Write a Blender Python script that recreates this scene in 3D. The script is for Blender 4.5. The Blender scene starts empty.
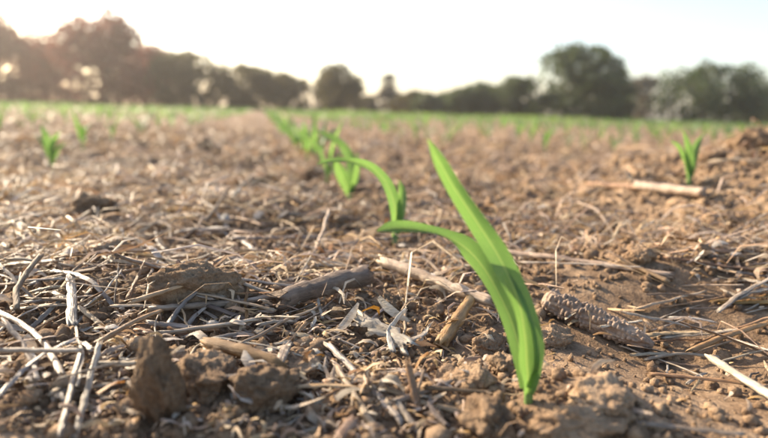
import bpy, math, random
import numpy as np
from mathutils import Vector, Matrix

random.seed(7)
RNG = np.random.default_rng(11)
scene = bpy.context.scene
COL = scene.collection

# ------------------------------------------------------------------ camera
CAM_H, LENS = 0.18, 26.0
FPX = 768 * LENS / 36.0
PITCH = math.atan((219 - 112) / FPX)
ROLL = math.radians(1.7)
F_ = Vector((0, math.cos(PITCH), -math.sin(PITCH)))
R0 = Vector((1, 0, 0)); U0 = Vector((0, math.sin(PITCH), math.cos(PITCH)))
R_ = R0 * math.cos(ROLL) + U0 * math.sin(ROLL)
U_ = -R0 * math.sin(ROLL) + U0 * math.cos(ROLL)
CAM = Vector((0, 0, CAM_H))
cd = bpy.data.cameras.new('camera'); cam = bpy.data.objects.new('camera', cd); COL.objects.link(cam)
m = Matrix((R_, U_, -F_)).transposed().to_4x4(); m.translation = CAM
cam.matrix_world = m
cd.lens = LENS; cd.sensor_width = 36; cd.clip_start = 0.02; cd.clip_end = 2000
cd.dof.use_dof = True; cd.dof.focus_distance = 0.435; cd.dof.aperture_fstop = 3.6
scene.camera = cam

# ------------------------------------------------------------------ light
SUN_AZ, SUN_EL = math.radians(-54), math.radians(26)      # azimuth from +Y towards +X
world = bpy.data.worlds.new('World'); scene.world = world; world.use_nodes = True
wn = world.node_tree.nodes; wl = world.node_tree.links
bg = wn['Background']; sky = wn.new('ShaderNodeTexSky'); sky.sky_type = 'NISHITA'
sky.sun_disc = False; sky.sun_elevation = SUN_EL; sky.sun_rotation = SUN_AZ
sky.air_density = 1.0; sky.dust_density = 2.2; sky.ozone_density = 0.2
bg.inputs['Strength'].default_value = 0.13
wl.new(sky.outputs[0], bg.inputs['Color'])
sd = bpy.data.lights.new('sun', 'SUN'); sd.energy = 5.0; sd.angle = math.radians(0.6); sd.color = (1, 0.83, 0.60)
so = bpy.data.objects.new('sun', sd); COL.objects.link(so)
sp = Vector((math.sin(SUN_AZ) * math.cos(SUN_EL), math.cos(SUN_AZ) * math.cos(SUN_EL), math.sin(SUN_EL)))
so.rotation_euler = sp.to_track_quat('Z', 'Y').to_euler(); so.location = (-5, 6, 6)
vs = scene.view_settings
vs.view_transform = 'Standard'; vs.look = 'None'; vs.gamma = 1; vs.use_curve_mapping = False; vs.exposure = 1.38
scene.cycles.use_denoising = True
scene.cycles.max_bounces = 8; scene.cycles.volume_bounces = 1; scene.cycles.transparent_max_bounces = 8

# ------------------------------------------------------------------ noise
_P = np.random.default_rng(3).random(1 << 16)
def _hash(ix, iy, iz=0):
    return _P[(ix * 73856093 ^ iy * 19349663 ^ iz * 83492791) & 0xFFFF]
def vnoise2(x, y, s=0):
    ix = np.floor(x).astype(np.int64); iy = np.floor(y).astype(np.int64)
    fx = x - ix; fy = y - iy
    fx = fx * fx * fx * (fx * (fx * 6 - 15) + 10); fy = fy * fy * fy * (fy * (fy * 6 - 15) + 10)
    a = _hash(ix, iy, s); b = _hash(ix + 1, iy, s); c = _hash(ix, iy + 1, s); d = _hash(ix + 1, iy + 1, s)
    return (a + (b - a) * fx + (c - a) * fy + (a - b - c + d) * fx * fy) * 2 - 1
def vnoise3(p, s=0):
    i = np.floor(p).astype(np.int64); f = p - i; f = f * f * (3 - 2 * f)
    out = 0
    for dx in (0, 1):
        for dy in (0, 1):
            for dz in (0, 1):
                w = (f[:, 0] if dx else 1 - f[:, 0]) * (f[:, 1] if dy else 1 - f[:, 1]) * (f[:, 2] if dz else 1 - f[:, 2])
                out = out + w * _hash(i[:, 0] + dx + 31 * s, i[:, 1] + dy, i[:, 2] + dz)
    return out * 2 - 1
def worley2(x, y, s=0):
    ix = np.floor(x).astype(np.int64); iy = np.floor(y).astype(np.int64)
    best = np.full(np.shape(x), 9.0)
    for dx in (-1, 0, 1):
        for dy in (-1, 0, 1):
            cx = ix + dx; cy = iy + dy
            px = cx + _hash(cx, cy, s + 101); py = cy + _hash(cx, cy, s + 202)
            best = np.minimum(best, (px - x) ** 2 + (py - y) ** 2)
    return np.sqrt(best)

# ------------------------------------------------------------------ terrain height
def gau(x, y, cx, cy, sx, sy, rot=0.0):
    c, s = math.cos(rot), math.sin(rot)
    u = (x - cx) * c + (y - cy) * s; v = -(x - cx) * s + (y - cy) * c
    return np.exp(-0.5 * ((u / sx) ** 2 + (v / sy) ** 2))
ROW_SLOPE = -0.222
def smooth_mask(x, y):          # 1 where the soil is washed smooth (right of the first seedling)
    return np.clip(gau(x, y, 0.26, 0.42, 0.13, 0.10, 0.4) * 1.5, 0, 1)
def H(x, y):
    x = np.asarray(x, float); y = np.asarray(y, float)
    h = 0.010 * vnoise2(x * 2.3 + 5, y * 2.3, 1) + 0.02 * vnoise2(x * .35, y * .35, 2) * np.clip(y / 6, 0, 1)
    h = h + 0.20 * gau(x, y, 1.06, 1.15, 0.31, 0.44, -0.25)
    h = h + 0.030 * gau(x, y, 0.30, 0.60, 0.11, 0.07, 0.2) + 0.020 * gau(x, y, 0.125, 0.315, 0.045, 0.03, 0.3)
    h = h + 0.022 * gau(x, y, -0.20, 0.50, 0.10, 0.06) + 0.02 * gau(x, y, -0.35, 0.9, 0.2, 0.10)
    h = h - 0.015 * gau(x, y, 0.24, 0.40, 0.08, 0.05, 0.5)
    h = h + 0.018 * gau(x, y, 0.45, 1.0, 0.2, 0.12)
    rough = 1 - 0.75 * smooth_mask(x, y)
    lump = 1 + 1.0 * np.clip((y - .6) / .5, 0, 1)          # the tilled field is lumpier away from the row
    h = h + rough * lump * (0.007 * vnoise2(x * 11, y * 11, 3) + 0.006 * vnoise2(x * 25, y * 25, 4))
    w = worley2(x * 30, y * 30, 5); w2 = worley2(x * 75, y * 75, 6)
    h = h + rough * (0.010 * lump * np.clip(0.5 - w, -0.2, 0.5) * (0.5 + 0.5 * vnoise2(x * 6, y * 6, 9)) + 0.0045 * np.clip(0.45 - w2, -0.2, 0.45))
    h = h + rough * 0.0022 * vnoise2(x * 120, y * 120, 7) + 0.0008 * vnoise2(x * 260, y * 260, 8)
    return h
def H1(x, y): return float(H(np.array([x]), np.array([y]))[0])
def ray(px, py):
    return F_ + R_ * ((px - 384) / FPX) - U_ * ((py - 219) / FPX)
def P(px, py, d): return CAM + ray(px, py) * d
def G(px, py, lift=0.0, near=0.2, far=8.0):       # where the sight line through a photo point meets the soil
    r = ray(px, py); t = np.exp(np.linspace(math.log(near), math.log(far), 900))
    z = CAM.z + r.z * t; hh = H(r.x * t, r.y * t) + lift
    k = np.nonzero(z < hh)[0]
    k = k[0] if len(k) else len(t) - 1
    return CAM + r * float(t[k])

# ------------------------------------------------------------------ object helpers
def mesh_np(name, V, Fq, smooth=True, attrs=None):
    """V (n,3), Fq list of arrays of faces (m,3) / (m,4)"""
    me = bpy.data.meshes.new(name)
    V = np.asarray(V, np.float32); Fs = [np.asarray(f, np.int32) for f in (Fq if isinstance(Fq, list) else [Fq]) if len(f)]
    me.vertices.add(len(V)); me.vertices.foreach_set('co', V.ravel())
    nl = sum(f.size for f in Fs); nf = sum(len(f) for f in Fs)
    me.loops.add(nl); me.loops.foreach_set('vertex_index', np.concatenate([f.ravel() for f in Fs]))
    tot = np.concatenate([np.full(len(f), f.shape[1], np.int32) for f in Fs])
    st = np.concatenate([[0], np.cumsum(tot)[:-1]]).astype(np.int32)
    me.polygons.add(nf); me.polygons.foreach_set('loop_start', st)
    me.polygons.foreach_set('use_smooth', np.full(nf, smooth))
    if attrs:
        for k, v in attrs.items():
            a = me.attributes.new(k, 'FLOAT', 'POINT'); a.data.foreach_set('value', np.asarray(v, np.float32))
    me.update(calc_edges=True); me.validate()
    return me
def link(name, me, mat=None, parent=None):
    o = bpy.data.objects.new(name, me); COL.objects.link(o)
    if mat is not None and me is not None and not me.materials: me.materials.append(mat)
    if parent: o.parent = parent
    return o
def tag(o, label=None, cat=None, group=None, kind=None):
    if label: o['label'] = label
    if cat: o['category'] = cat
    if group: o['group'] = group
    if kind: o['kind'] = kind
    return o
def empty(name, loc, rz=0, s=1.0):
    o = bpy.data.objects.new(name, None); COL.objects.link(o); o.location = loc; o.rotation_euler = (0, 0, rz)
    o.scale = (s, s, s); o.empty_display_size = 0.02
    return o

# ------------------------------------------------------------------ materials
def newmat(name):
    mt = bpy.data.materials.new(name); mt.use_nodes = True
    nt = mt.node_tree; return mt, nt, nt.nodes['Principled BSDF'], nt.nodes['Material Output']
def N(nt, t, **kw):
    n = nt.nodes.new(t)
    for k, v in kw.items(): setattr(n, k, v)
    return n
def ramp(nt, src, stops):
    r = N(nt, 'ShaderNodeValToRGB'); e = r.color_ramp.elements
    while len(e) < len(stops): e.new(0.5)
    for el, (p, c) in zip(e, stops): el.position = p; el.color = (*c, 1)
    nt.links.new(src, r.inputs[0]); return r.outputs[0]
def noise(nt, vec, scale, detail=4, rough=.6):
    n = N(nt, 'ShaderNodeTexNoise'); n.inputs['Scale'].default_value = scale; n.inputs['Detail'].default_value = detail
    n.inputs['Roughness'].default_value = rough; nt.links.new(vec, n.inputs['Vector']); return n.outputs['Fac']
def mathn(nt, op, a, b):
    n = N(nt, 'ShaderNodeMath', operation=op)
    for i, v in enumerate((a, b)):
        if isinstance(v, (int, float)): n.inputs[i].default_value = v
        else: nt.links.new(v, n.inputs[i])
    return n.outputs[0]
def mixc(nt, fac, a, b, blend='MIX'):
    n = N(nt, 'ShaderNodeMix', data_type='RGBA', blend_type=blend)
    for i, v in ((0, fac), (6, a), (7, b)):
        if isinstance(v, (int, float)): n.inputs[i].default_value = v
        elif isinstance(v, tuple): n.inputs[i].default_value = (*v, 1)
        else: nt.links.new(v, n.inputs[i])
    return n.outputs[2]
def soil_mat(name, obj_space=False, tone=1.0):
    mt, nt, b, out = newmat(name)
    v = N(nt, 'ShaderNodeNewGeometry').outputs['Position']
    big = noise(nt, v, 3.5, 3); mid = noise(nt, v, 38, 5, .65); fine = noise(nt, v, 420, 3, .7)
    f = mathn(nt, 'ADD', mathn(nt, 'MULTIPLY', mid, .48), mathn(nt, 'ADD', mathn(nt, 'MULTIPLY', fine, .27), mathn(nt, 'MULTIPLY', big, .25)))
    t = tone
    c = ramp(nt, f, [(.30, (.062 * t, .038 * t, .024 * t)), (.46, (.180 * t, .117 * t, .072 * t)), (.60, (.33 * t, .232 * t, .150 * t)), (.76, (.50 * t, .375 * t, .26 * t))])
    if obj_space:
        oi = N(nt, 'ShaderNodeObjectInfo'); k = mathn(nt, 'ADD', mathn(nt, 'MULTIPLY', oi.outputs['Random'], .5), .75)
        hs = N(nt, 'ShaderNodeHueSaturation'); nt.links.new(c, hs.inputs['Color']); nt.links.new(k, hs.inputs['Value']); c = hs.outputs[0]
    nt.links.new(c, b.inputs['Base Color'])
    b.inputs['Roughness'].default_value = .92; b.inputs['Specular IOR Level'].default_value = .18
    bp = N(nt, 'ShaderNodeBump'); bp.inputs['Strength'].default_value = .9; bp.inputs['Distance'].default_value = .0036 if obj_space else .0024
    hgt = mathn(nt, 'ADD', mathn(nt, 'MULTIPLY', fine, .5), noise(nt, v, 170, 4, .7))
    nt.links.new(hgt, bp.inputs['Height']); nt.links.new(bp.outputs[0], b.inputs['Normal'])
    return mt
SOIL = soil_mat('soil', tone=.94); CLOD = soil_mat('clod_soil', True, .98)
def straw_mat(name, stops, rough=.5, trans=0.0, spread=.5, hue=.02):
    mt, nt, b, out = newmat(name)
    tc = N(nt, 'ShaderNodeTexCoord').outputs['Object']
    mp = N(nt, 'ShaderNodeMapping'); mp.inputs['Scale'].default_value = (1, 14, 14); nt.links.new(tc, mp.inputs['Vector'])
    st = noise(nt, mp.outputs[0], 40, 4, .65); bl = noise(nt, tc, 55, 3, .6)
    f = mathn(nt, 'ADD', mathn(nt, 'MULTIPLY', st, .5), mathn(nt, 'MULTIPLY', bl, .5))
    c = ramp(nt, f, stops)
    oi = N(nt, 'ShaderNodeObjectInfo')
    at = N(nt, 'ShaderNodeAttribute', attribute_name='tint')
    rnd = mathn(nt, 'FRACT', mathn(nt, 'ADD', oi.outputs['Random'], at.outputs['Fac']), 0)
    hs = N(nt, 'ShaderNodeHueSaturation'); nt.links.new(c, hs.inputs['Color'])
    nt.links.new(mathn(nt, 'ADD', mathn(nt, 'MULTIPLY', rnd, spread), 1 - spread * .55), hs.inputs['Value'])
    nt.links.new(mathn(nt, 'ADD', mathn(nt, 'MULTIPLY', mathn(nt, 'FRACT', mathn(nt, 'MULTIPLY', rnd, 7.13), 0), hue), .5 - hue / 2), hs.inputs['Hue'])
    nt.links.new(mathn(nt, 'ADD', mathn(nt, 'MULTIPLY', mathn(nt, 'FRACT', mathn(nt, 'MULTIPLY', rnd, 3.71), 0), .7), .6), hs.inputs['Saturation'])
    nt.links.new(hs.outputs[0], b.inputs['Base Color'])
    b.inputs['Roughness'].default_value = rough; b.inputs['Specular IOR Level'].default_value = .45
    bp = N(nt, 'ShaderNodeBump'); bp.inputs['Strength'].default_value = 1.0; bp.inputs['Distance'].default_value = .0014
    nt.links.new(st, bp.inputs['Height']); nt.links.new(bp.outputs[0], b.inputs['Normal'])
    if trans:
        tr = N(nt, 'ShaderNodeBsdfTranslucent'); nt.links.new(hs.outputs[0], tr.inputs['Color'])
        mx = N(nt, 'ShaderNodeMixShader'); mx.inputs[0].default_value = trans
        nt.links.new(b.outputs[0], mx.inputs[1]); nt.links.new(tr.outputs[0], mx.inputs[2]); nt.links.new(mx.outputs[0], out.inputs['Surface'])
    return mt
S_PALE = straw_mat('straw_pale', [(.34, (.12, .08, .05)), (.48, (.32, .24, .165)), (.66, (.52, .42, .32))])
S_TAN = straw_mat('straw_tan', [(.34, (.11, .065, .035)), (.5, (.29, .185, .10)), (.68, (.46, .32, .19))])
S_GREY = straw_mat('straw_grey', [(.34, (.085, .062, .048)), (.5, (.24, .188, .148)), (.68, (.42, .355, .295))], .42)
S_BROWN = straw_mat('stalk_brown', [(.3, (.07, .04, .025)), (.5, (.19, .115, .065)), (.72, (.34, .23, .14))], .7)
COBM = straw_mat('cob_brown', [(.32, (.09, .05, .028)), (.5, (.25, .155, .085)), (.7, (.42, .29, .17))], .75, 0, .1)
S_RUST = straw_mat('husk_rust', [(.3, (.15, .07, .035)), (.5, (.32, .18, .09)), (.7, (.48, .32, .18))], .5, .25)
S_HUSK = straw_mat('husk_white', [(.34, (.24, .175, .12)), (.5, (.48, .40, .31)), (.68, (.68, .61, .52))], .5, .25)
S_CHAFF = straw_mat('chaff', [(.3, (.20, .12, .065)), (.5, (.42, .29, .18)), (.72, (.60, .47, .33))], .5, .22, .8, .03)
def leaf_mat(name, c1, c2, tcol, trans=.5, dust=.45):
    mt, nt, b, out = newmat(name)
    u = N(nt, 'ShaderNodeAttribute', attribute_name='across').outputs['Fac']
    l = N(nt, 'ShaderNodeAttribute', attribute_name='along').outputs['Fac']
    cmb = N(nt, 'ShaderNodeCombineXYZ'); nt.links.new(mathn(nt, 'MULTIPLY', u, 9), cmb.inputs[0]); nt.links.new(mathn(nt, 'MULTIPLY', l, 1.2), cmb.inputs[1])
    st = noise(nt, cmb.outputs[0], 2.2, 3, .6)
    oi = N(nt, 'ShaderNodeObjectInfo')
    tc = N(nt, 'ShaderNodeTexCoord').outputs['Object']; bl = noise(nt, tc, 60, 3)
    f = mathn(nt, 'ADD', mathn(nt, 'MULTIPLY', st, .6), mathn(nt, 'MULTIPLY', bl, .4))
    c = ramp(nt, f, [(.36, c1), (.62, c2)])
    mid = mathn(nt, 'POWER', mathn(nt, 'SUBTRACT', 1.0, mathn(nt, 'ABSOLUTE', u, 0)), 26)
    c = mixc(nt, mathn(nt, 'MULTIPLY', mid, .55), c, (.36, .50, .16))
    vn = mathn(nt, 'POWER', mathn(nt, 'ABSOLUTE', mathn(nt, 'SINE', mathn(nt, 'MULTIPLY', u, 15), 0), 0), 7)
    c = mixc(nt, mathn(nt, 'MULTIPLY', vn, .38), c, (.20, .30, .12))
    du = N(nt, 'ShaderNodeMapRange'); du.inputs[1].default_value = .52; du.inputs[2].default_value = .72; nt.links.new(noise(nt, tc, 140, 5, .7), du.inputs[0])
    c = mixc(nt, mathn(nt, 'MULTIPLY', du.outputs[0], dust), c, (.26, .22, .13))
    # dry tip and edge
    tip = mathn(nt, 'POWER', mathn(nt, 'MINIMUM', mathn(nt, 'MAXIMUM', l, 0), 1.0), 40)
    c = mixc(nt, mathn(nt, 'MULTIPLY', tip, .5), c, (.42, .36, .12))
    nt.links.new(c, b.inputs['Base Color']); b.inputs['Roughness'].default_value = .40; b.inputs['Specular IOR Level'].default_value = .45
    bp = N(nt, 'ShaderNodeBump'); bp.inputs['Strength'].default_value = .35; bp.inputs['Distance'].default_value = .0005
    wv = mathn(nt, 'SINE', mathn(nt, 'MULTIPLY', u, 55), 0)
    nt.links.new(mathn(nt, 'ADD', mathn(nt, 'MULTIPLY', wv, .35), st), bp.inputs['Height']); nt.links.new(bp.outputs[0], b.inputs['Normal'])
    tr = N(nt, 'ShaderNodeBsdfTranslucent')
    tcn = mixc(nt, mathn(nt, 'MULTIPLY', st, .7), tcol, tuple(q * .55 for q in tcol))
    tcn = mixc(nt, mathn(nt, 'MULTIPLY', vn, .4), tcn, tuple(q * .6 for q in tcol))
    tcn = mixc(nt, mathn(nt, 'MULTIPLY', mid, .5), tcn, (.55, .62, .2))
    nt.links.new(tcn, tr.inputs['Color']); nt.links.new(bp.outputs[0], tr.inputs['Normal'])
    mx = N(nt, 'ShaderNodeMixShader'); mx.inputs[0].default_value = trans
    nt.links.new(b.outputs[0], mx.inputs[1]); nt.links.new(tr.outputs[0], mx.inputs[2]); nt.links.new(mx.outputs[0], out.inputs['Surface'])
    return mt
LEAF = leaf_mat('maize_leaf', (.030, .095, .034), (.070, .155, .055), (.21, .385, .085), .50)
STEM = leaf_mat('maize_stem', (.13, .23, .07), (.20, .31, .10), (.30, .48, .13), .25, .05)
GRASS = leaf_mat('verge_grass', (.07, .15, .03), (.15, .25, .05), (.35, .55, .08), .5)
def foliage_mat(name, c1, c2, t):
    mt, nt, b, out = newmat(name)
    tc = N(nt, 'ShaderNodeNewGeometry').outputs['Position']
    c = ramp(nt, noise(nt, tc, .9, 3), [(.35, c1), (.65, c2)])
    nt.links.new(c, b.inputs['Base Color']); b.inputs['Roughness'].default_value = .6; b.inputs['Specular IOR Level'].default_value = .3
    tr = N(nt, 'ShaderNodeBsdfTranslucent'); tr.inputs['Color'].default_value = (*t, 1)
    mx = N(nt, 'ShaderNodeMixShader'); mx.inputs[0].default_value = .3
    nt.links.new(b.outputs[0], mx.inputs[1]); nt.links.new(tr.outputs[0], mx.inputs[2]); nt.links.new(mx.outputs[0], out.inputs['Surface'])
    return mt
FOL_FLARE_BROWN = foliage_mat('foliage_flare_brown', (.11, .038, .029), (.18, .068, .05), (.28, .09, .06))  # brownish leaves, with the red veil of the lens flare painted into their colour
FOL_OLIVE = foliage_mat('foliage_olive', (.045, .038, .02), (.085, .075, .035), (.14, .12, .04))
FOL_GREEN = foliage_mat('foliage_green', (.032, .045, .022), (.06, .08, .038), (.10, .14, .04))
FOL_PALE = foliage_mat('foliage_pale', (.12, .11, .085), (.18, .165, .13), (.22, .20, .14))
BARK, _nt, _b, _o = newmat('bark')
_b.inputs['Base Color'].default_value = (.11, .08, .06, 1); _b.inputs['Roughness'].default_value = .9
_tc = N(_nt, 'ShaderNodeTexCoord').outputs['Object']; _nt.links.new(ramp(_nt, noise(_nt, _tc, 9, 4), [(.35, (.06, .042, .03)), (.7, (.17, .125, .09))]), _b.inputs['Base Color'])

# ------------------------------------------------------------------ ground
def spaced(fine0, fine1, step, growth, lo, hi):
    c = list(np.arange(fine0, fine1 + 1e-6, step)); s = step
    while c[-1] < hi: s *= 1 + growth; c.append(c[-1] + s)
    s = step; pre = []; q = c[0]
    while q > lo: s *= 1 + growth; q -= s; pre.append(q)
    return np.array(pre[::-1] + c)
GX = spaced(-0.62, 0.78, .0042, .032, -330, 330); GY = spaced(0.24, 1.35, .0042, .022, -6, 420)
def build_ground():
    X, Y = np.meshgrid(GX, GY); Z = H(X, Y)
    far = np.clip((np.hypot(X, Y) - 60) / 60, 0, 1); Z = Z * (1 - far) 
    V = np.stack([X, Y, Z], -1).reshape(-1, 3); ny, nx = X.shape
    i = np.arange(ny * nx).reshape(ny, nx)
    Fq = np.stack([i[:-1, :-1], i[:-1, 1:], i[1:, 1:], i[1:, :-1]], -1).reshape(-1, 4)
    o = link('ground', mesh_np('ground', V, Fq), SOIL); tag(o, kind='structure', label='brown tilled soil of the field strewn with straw', cat='ground')
build_ground()

# ------------------------------------------------------------------ shapes: stalks, strips, clods, leaves
def section(kind, r):
    if kind == 'round':
        a = np.linspace(0, 2 * np.pi, 12, endpoint=False)
        k = 1 + .07 * np.sin(5 * a + 1)
        return np.stack([np.cos(a) * r * k, np.sin(a) * r * k * .92], -1)
    if kind == 'half':          # a split stalk: a hollow half pipe
        a = np.linspace(-.25, np.pi + .25, 9)
        o = np.stack([np.cos(a) * r, np.sin(a) * r], -1); i = o[::-1] * .72
        return np.concatenate([o, i])
    # strip: a thin curved band
    u = np.linspace(-1, 1, 7); z = .34 * r * (1 - u * u) + .10 * r * np.array([0, 1, -1, .8, -.9, 1, 0])
    t = np.stack([u * r, z + .06 * r], -1); b = np.stack([u[::-1] * r, z[::-1] - .06 * r], -1)
    return np.concatenate([t, b])
def sweep(L, r, kind='round', bend=0.0, arch=0.0, twist=0.0, segs=9, rng=None, taper=.9, frayed=True, wig=.02, nodes=0):
    """A piece of straw along local X; bend sideways, arch upwards."""
    rng = rng or random
    sec = section(kind, r); m_ = len(sec); t = np.linspace(0, 1, segs + 1)
    x = (t - .5) * L; kp = rng.uniform(.3, .7); q = .45 * 4 * t * (1 - t) + .55 * np.where(t < kp, t / kp, (1 - t) / (1 - kp))
    y = bend * L * (q - .5) + wig * L * np.array([rng.uniform(-.5, .5) for _ in t]); z = arch * L * (q - .5) + wig * .5 * L * np.array([rng.uniform(-.5, .5) for _ in t])
    C = np.stack([x, y, z], -1); T = np.gradient(C, axis=0); T /= np.linalg.norm(T, axis=1)[:, None]
    up = np.array([0, 0, 1.0]); S = np.cross(up, T); S /= np.linalg.norm(S, axis=1)[:, None]; U = np.cross(T, S)
    V = []
    for k in range(segs + 1):
        sc = (1 + (taper - 1) * t[k]) * rng.uniform(.93, 1.07)
        if nodes and any(abs(t[k] - (j + .5) / nodes) < .5 / segs for j in range(nodes)): sc *= 1.22
        a = twist * t[k] + rng.uniform(-.12, .12); c, s = math.cos(a), math.sin(a)
        uu = (sec[:, 0] * c - sec[:, 1] * s) * sc; vv = (sec[:, 0] * s + sec[:, 1] * c) * sc
        p = C[k] + S[k] * uu[:, None] + U[k] * vv[:, None]
        if frayed and k in (0, segs):
            p = p + T[k] * np.array([rng.uniform(-1, 1) for _ in range(m_)])[:, None] * r * (1.1 if kind == 'round' else 1.8)
        p = p + np.array([rng.gauss(0, .05) for _ in range(m_)])[:, None] * r * U[k] + np.array([rng.gauss(0, .05) for _ in range(m_)])[:, None] * r * S[k]
        V.append(p)
    V = np.concatenate(V)
    i = np.arange((segs + 1) * m_).reshape(segs + 1, m_); j = np.roll(i, -1, axis=1)
    Fq = np.stack([i[:-1], j[:-1], j[1:], i[1:]], -1).reshape(-1, 4)
    caps = []
    if kind == 'round':        # broken ends: sunken pith
        c0 = C[0] + T[0] * r * .5; c1 = C[-1] - T[-1] * r * .5; n = len(V); V = np.concatenate([V, [c0, c1]])
        caps = [(int(i[0, (k + 1) % m_]), int(i[0, k]), n) for k in range(m_)] + [(int(i[-1, k]), int(i[-1, (k + 1) % m_]), n + 1) for k in range(m_)]
    else:
        h = m_ // 2
        for row, fl in ((i[0], True), (i[-1], False)):
            for k in range(h - 1):
                qd = [row[k], row[k + 1], row[m_ - 2 - k], row[m_ - 1 - k]]; qd = qd[::-1] if fl else qd
                caps.append((int(qd[0]), int(qd[1]), int(qd[2]))); caps.append((int(qd[0]), int(qd[2]), int(qd[3])))
    return V, [Fq, np.array(caps)]
def frame(p1, p2, roll=0.0):
    X = (p2 - p1).normalized(); Z = Vector((0, 0, 1)); Y = Z.cross(X).normalized(); Z = X.cross(Y)
    m4 = Matrix((X, Y, Z)).transposed().to_4x4() @ Matrix.Rotation(roll, 4, 'X'); m4.translation = (p1 + p2) / 2
    return m4
def ico(sub):
    import bmesh
    bm = bmesh.new(); bmesh.ops.create_icosphere(bm, subdivisions=sub, radius=1.0)
    V = np.array([v.co[:] for v in bm.verts]); Fq = np.array([[v.index for v in f.verts] for f in bm.faces]); bm.free()
    return V, Fq
_ICO = {s: ico(s) for s in (1, 3, 4, 5)}
def clod_mesh(name, seed, sub=3, ax=(1, 1, .75), facets=7, rough=.2, boxy=1.0):
    D, Fq = _ICO[sub]; r = np.random.default_rng(seed); V = np.sign(D) * np.abs(D) ** boxy
    for _ in range(facets):
        n = r.normal(size=3); n /= np.linalg.norm(n); c = r.uniform(.55, .85)
        d = V @ n; k = d > c; V[k] -= np.outer(d[k] - c, n) * .9
    off = r.uniform(0, 50, 3)
    k = rough * vnoise3(D * 1.7 + off, seed % 7) + rough * .6 * vnoise3(D * 4 + off, 3)
    k = k + rough * .35 * vnoise3(D * 9 + off, 4)
    if sub > 3: k = k + rough * .26 * vnoise3(D * 17 + off, 5) + rough * .17 * vnoise3(D * 36 + off, 6)
    V = V * (1 + k)[:, None] * np.array(ax)
    return mesh_np(name, V, Fq)
def cr(pts, n):
    pts = [np.array(p, float) for p in pts]; pts = [2 * pts[0] - pts[1]] + pts + [2 * pts[-1] - pts[-2]]
    out = []; m_ = len(pts) - 3
    for t in np.linspace(0, m_, n):
        k = min(int(t), m_ - 1); f = t - k; a, b, c, d = pts[k:k + 4]
        out.append(.5 * (2 * b + (c - a) * f + (2 * a - 5 * b + 4 * c - d) * f * f + (3 * b - a - 3 * c + d) * f ** 3))
    return np.array(out)
def leaf_mesh(name, center, width, side, fold=.25, n=34, m_=9, wave=.05, seed=0):
    """center: points of the midrib; width: width at each point; side: direction across the blade at each point."""
    C = cr(center, n); W = cr([(w,) for w in width], n)[:, 0].clip(.0004); S = cr(side, n)
    T = np.gradient(C, axis=0); T /= np.linalg.norm(T, axis=1)[:, None]
    S = S - T * (S * T).sum(1)[:, None]; S /= np.linalg.norm(S, axis=1)[:, None]; Nn = np.cross(S, T)
    u = np.linspace(-1, 1, m_); r = np.random.default_rng(seed); ph = r.uniform(0, 6, 2); t = np.linspace(0, 1, n)
    V = []; au = []; al = []
    for k in range(n):
        fl = fold if np.isscalar(fold) else np.interp(t[k], np.linspace(0, 1, len(fold)), fold)
        for uu in u:
            wv = wave * W[k] * math.sin(t[k] * 17 + ph[0 if uu < 0 else 1]) * uu * uu
            V.append(C[k] + S[k] * uu * W[k] / 2 + Nn[k] * (fl * (abs(uu) ** 1.3) * W[k] / 2 + wv)); au.append(uu); al.append(t[k])
    i = np.arange(n * m_).reshape(n, m_)
    Fq = np.stack([i[:-1, :-1], i[:-1, 1:], i[1:, 1:], i[1:, :-1]], -1).reshape(-1, 4)
    return mesh_np(name, V, Fq, attrs={'across': au, 'along': al})
def stem_mesh(name, pts, radii, n=12):
    C = cr(pts, n); R = cr([(q,) for q in radii], n)[:, 0]; a = np.linspace(0, 2 * np.pi, 10, endpoint=False)
    V = np.concatenate([C[k] + np.stack([np.cos(a) * R[k], np.sin(a) * R[k], 0 * a], -1) for k in range(n)])
    i = np.arange(n * 10).reshape(n, 10); j = np.roll(i, -1, 1)
    Fq = np.stack([i[:-1], j[:-1], j[1:], i[1:]], -1).reshape(-1, 4)
    return mesh_np(name, V, Fq, attrs={'across': np.full(n * 10, .6), 'along': np.repeat(np.linspace(0, .5, n), 10)})

# ------------------------------------------------------------------ maize seedlings
def V3(v): return np.array(v[:])
def seedling_from(label, base, d0, stem, leaves, group='maize seedlings in the row'):
    """stem and leaves given as photo points with their distance from the camera; built in place, in metres."""
    b = G(*base) if d0 is None else P(*base, d0)
    root = empty('maize_seedling', b); tag(root, label, 'seedling', group)
    loc = lambda q: V3(P(q[0], q[1], q[2]) - b)
    sp_ = [np.array((0, 0, -.012))] + [loc(q) for q in stem]
    link('stem', stem_mesh('stem', sp_, [q * 1.0 for q in [stem[0][3]] + [q[3] for q in stem]]), STEM, root)
    for k, (pts, fold, wave) in enumerate(leaves):
        c = [loc(q) for q in pts]; w = [q[3] * q[2] / FPX for q in pts]
        s = []
        for q in pts:      # across-vector: angle in the picture plane, tip-over about the view axis
            a, tilt = math.radians(q[4]), math.radians(q[5])
            s.append(V3(R_ * math.cos(a) * math.cos(tilt) + U_ * math.sin(a) * math.cos(tilt) + F_ * math.sin(tilt)))
        link('leaf', leaf_mesh('leaf', c, w, s, fold, wave=wave, seed=k + int(base[0])), LEAF, root)
    return root, b
_b1 = G(529, 403); D1 = (_b1 - CAM).dot(F_)
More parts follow.
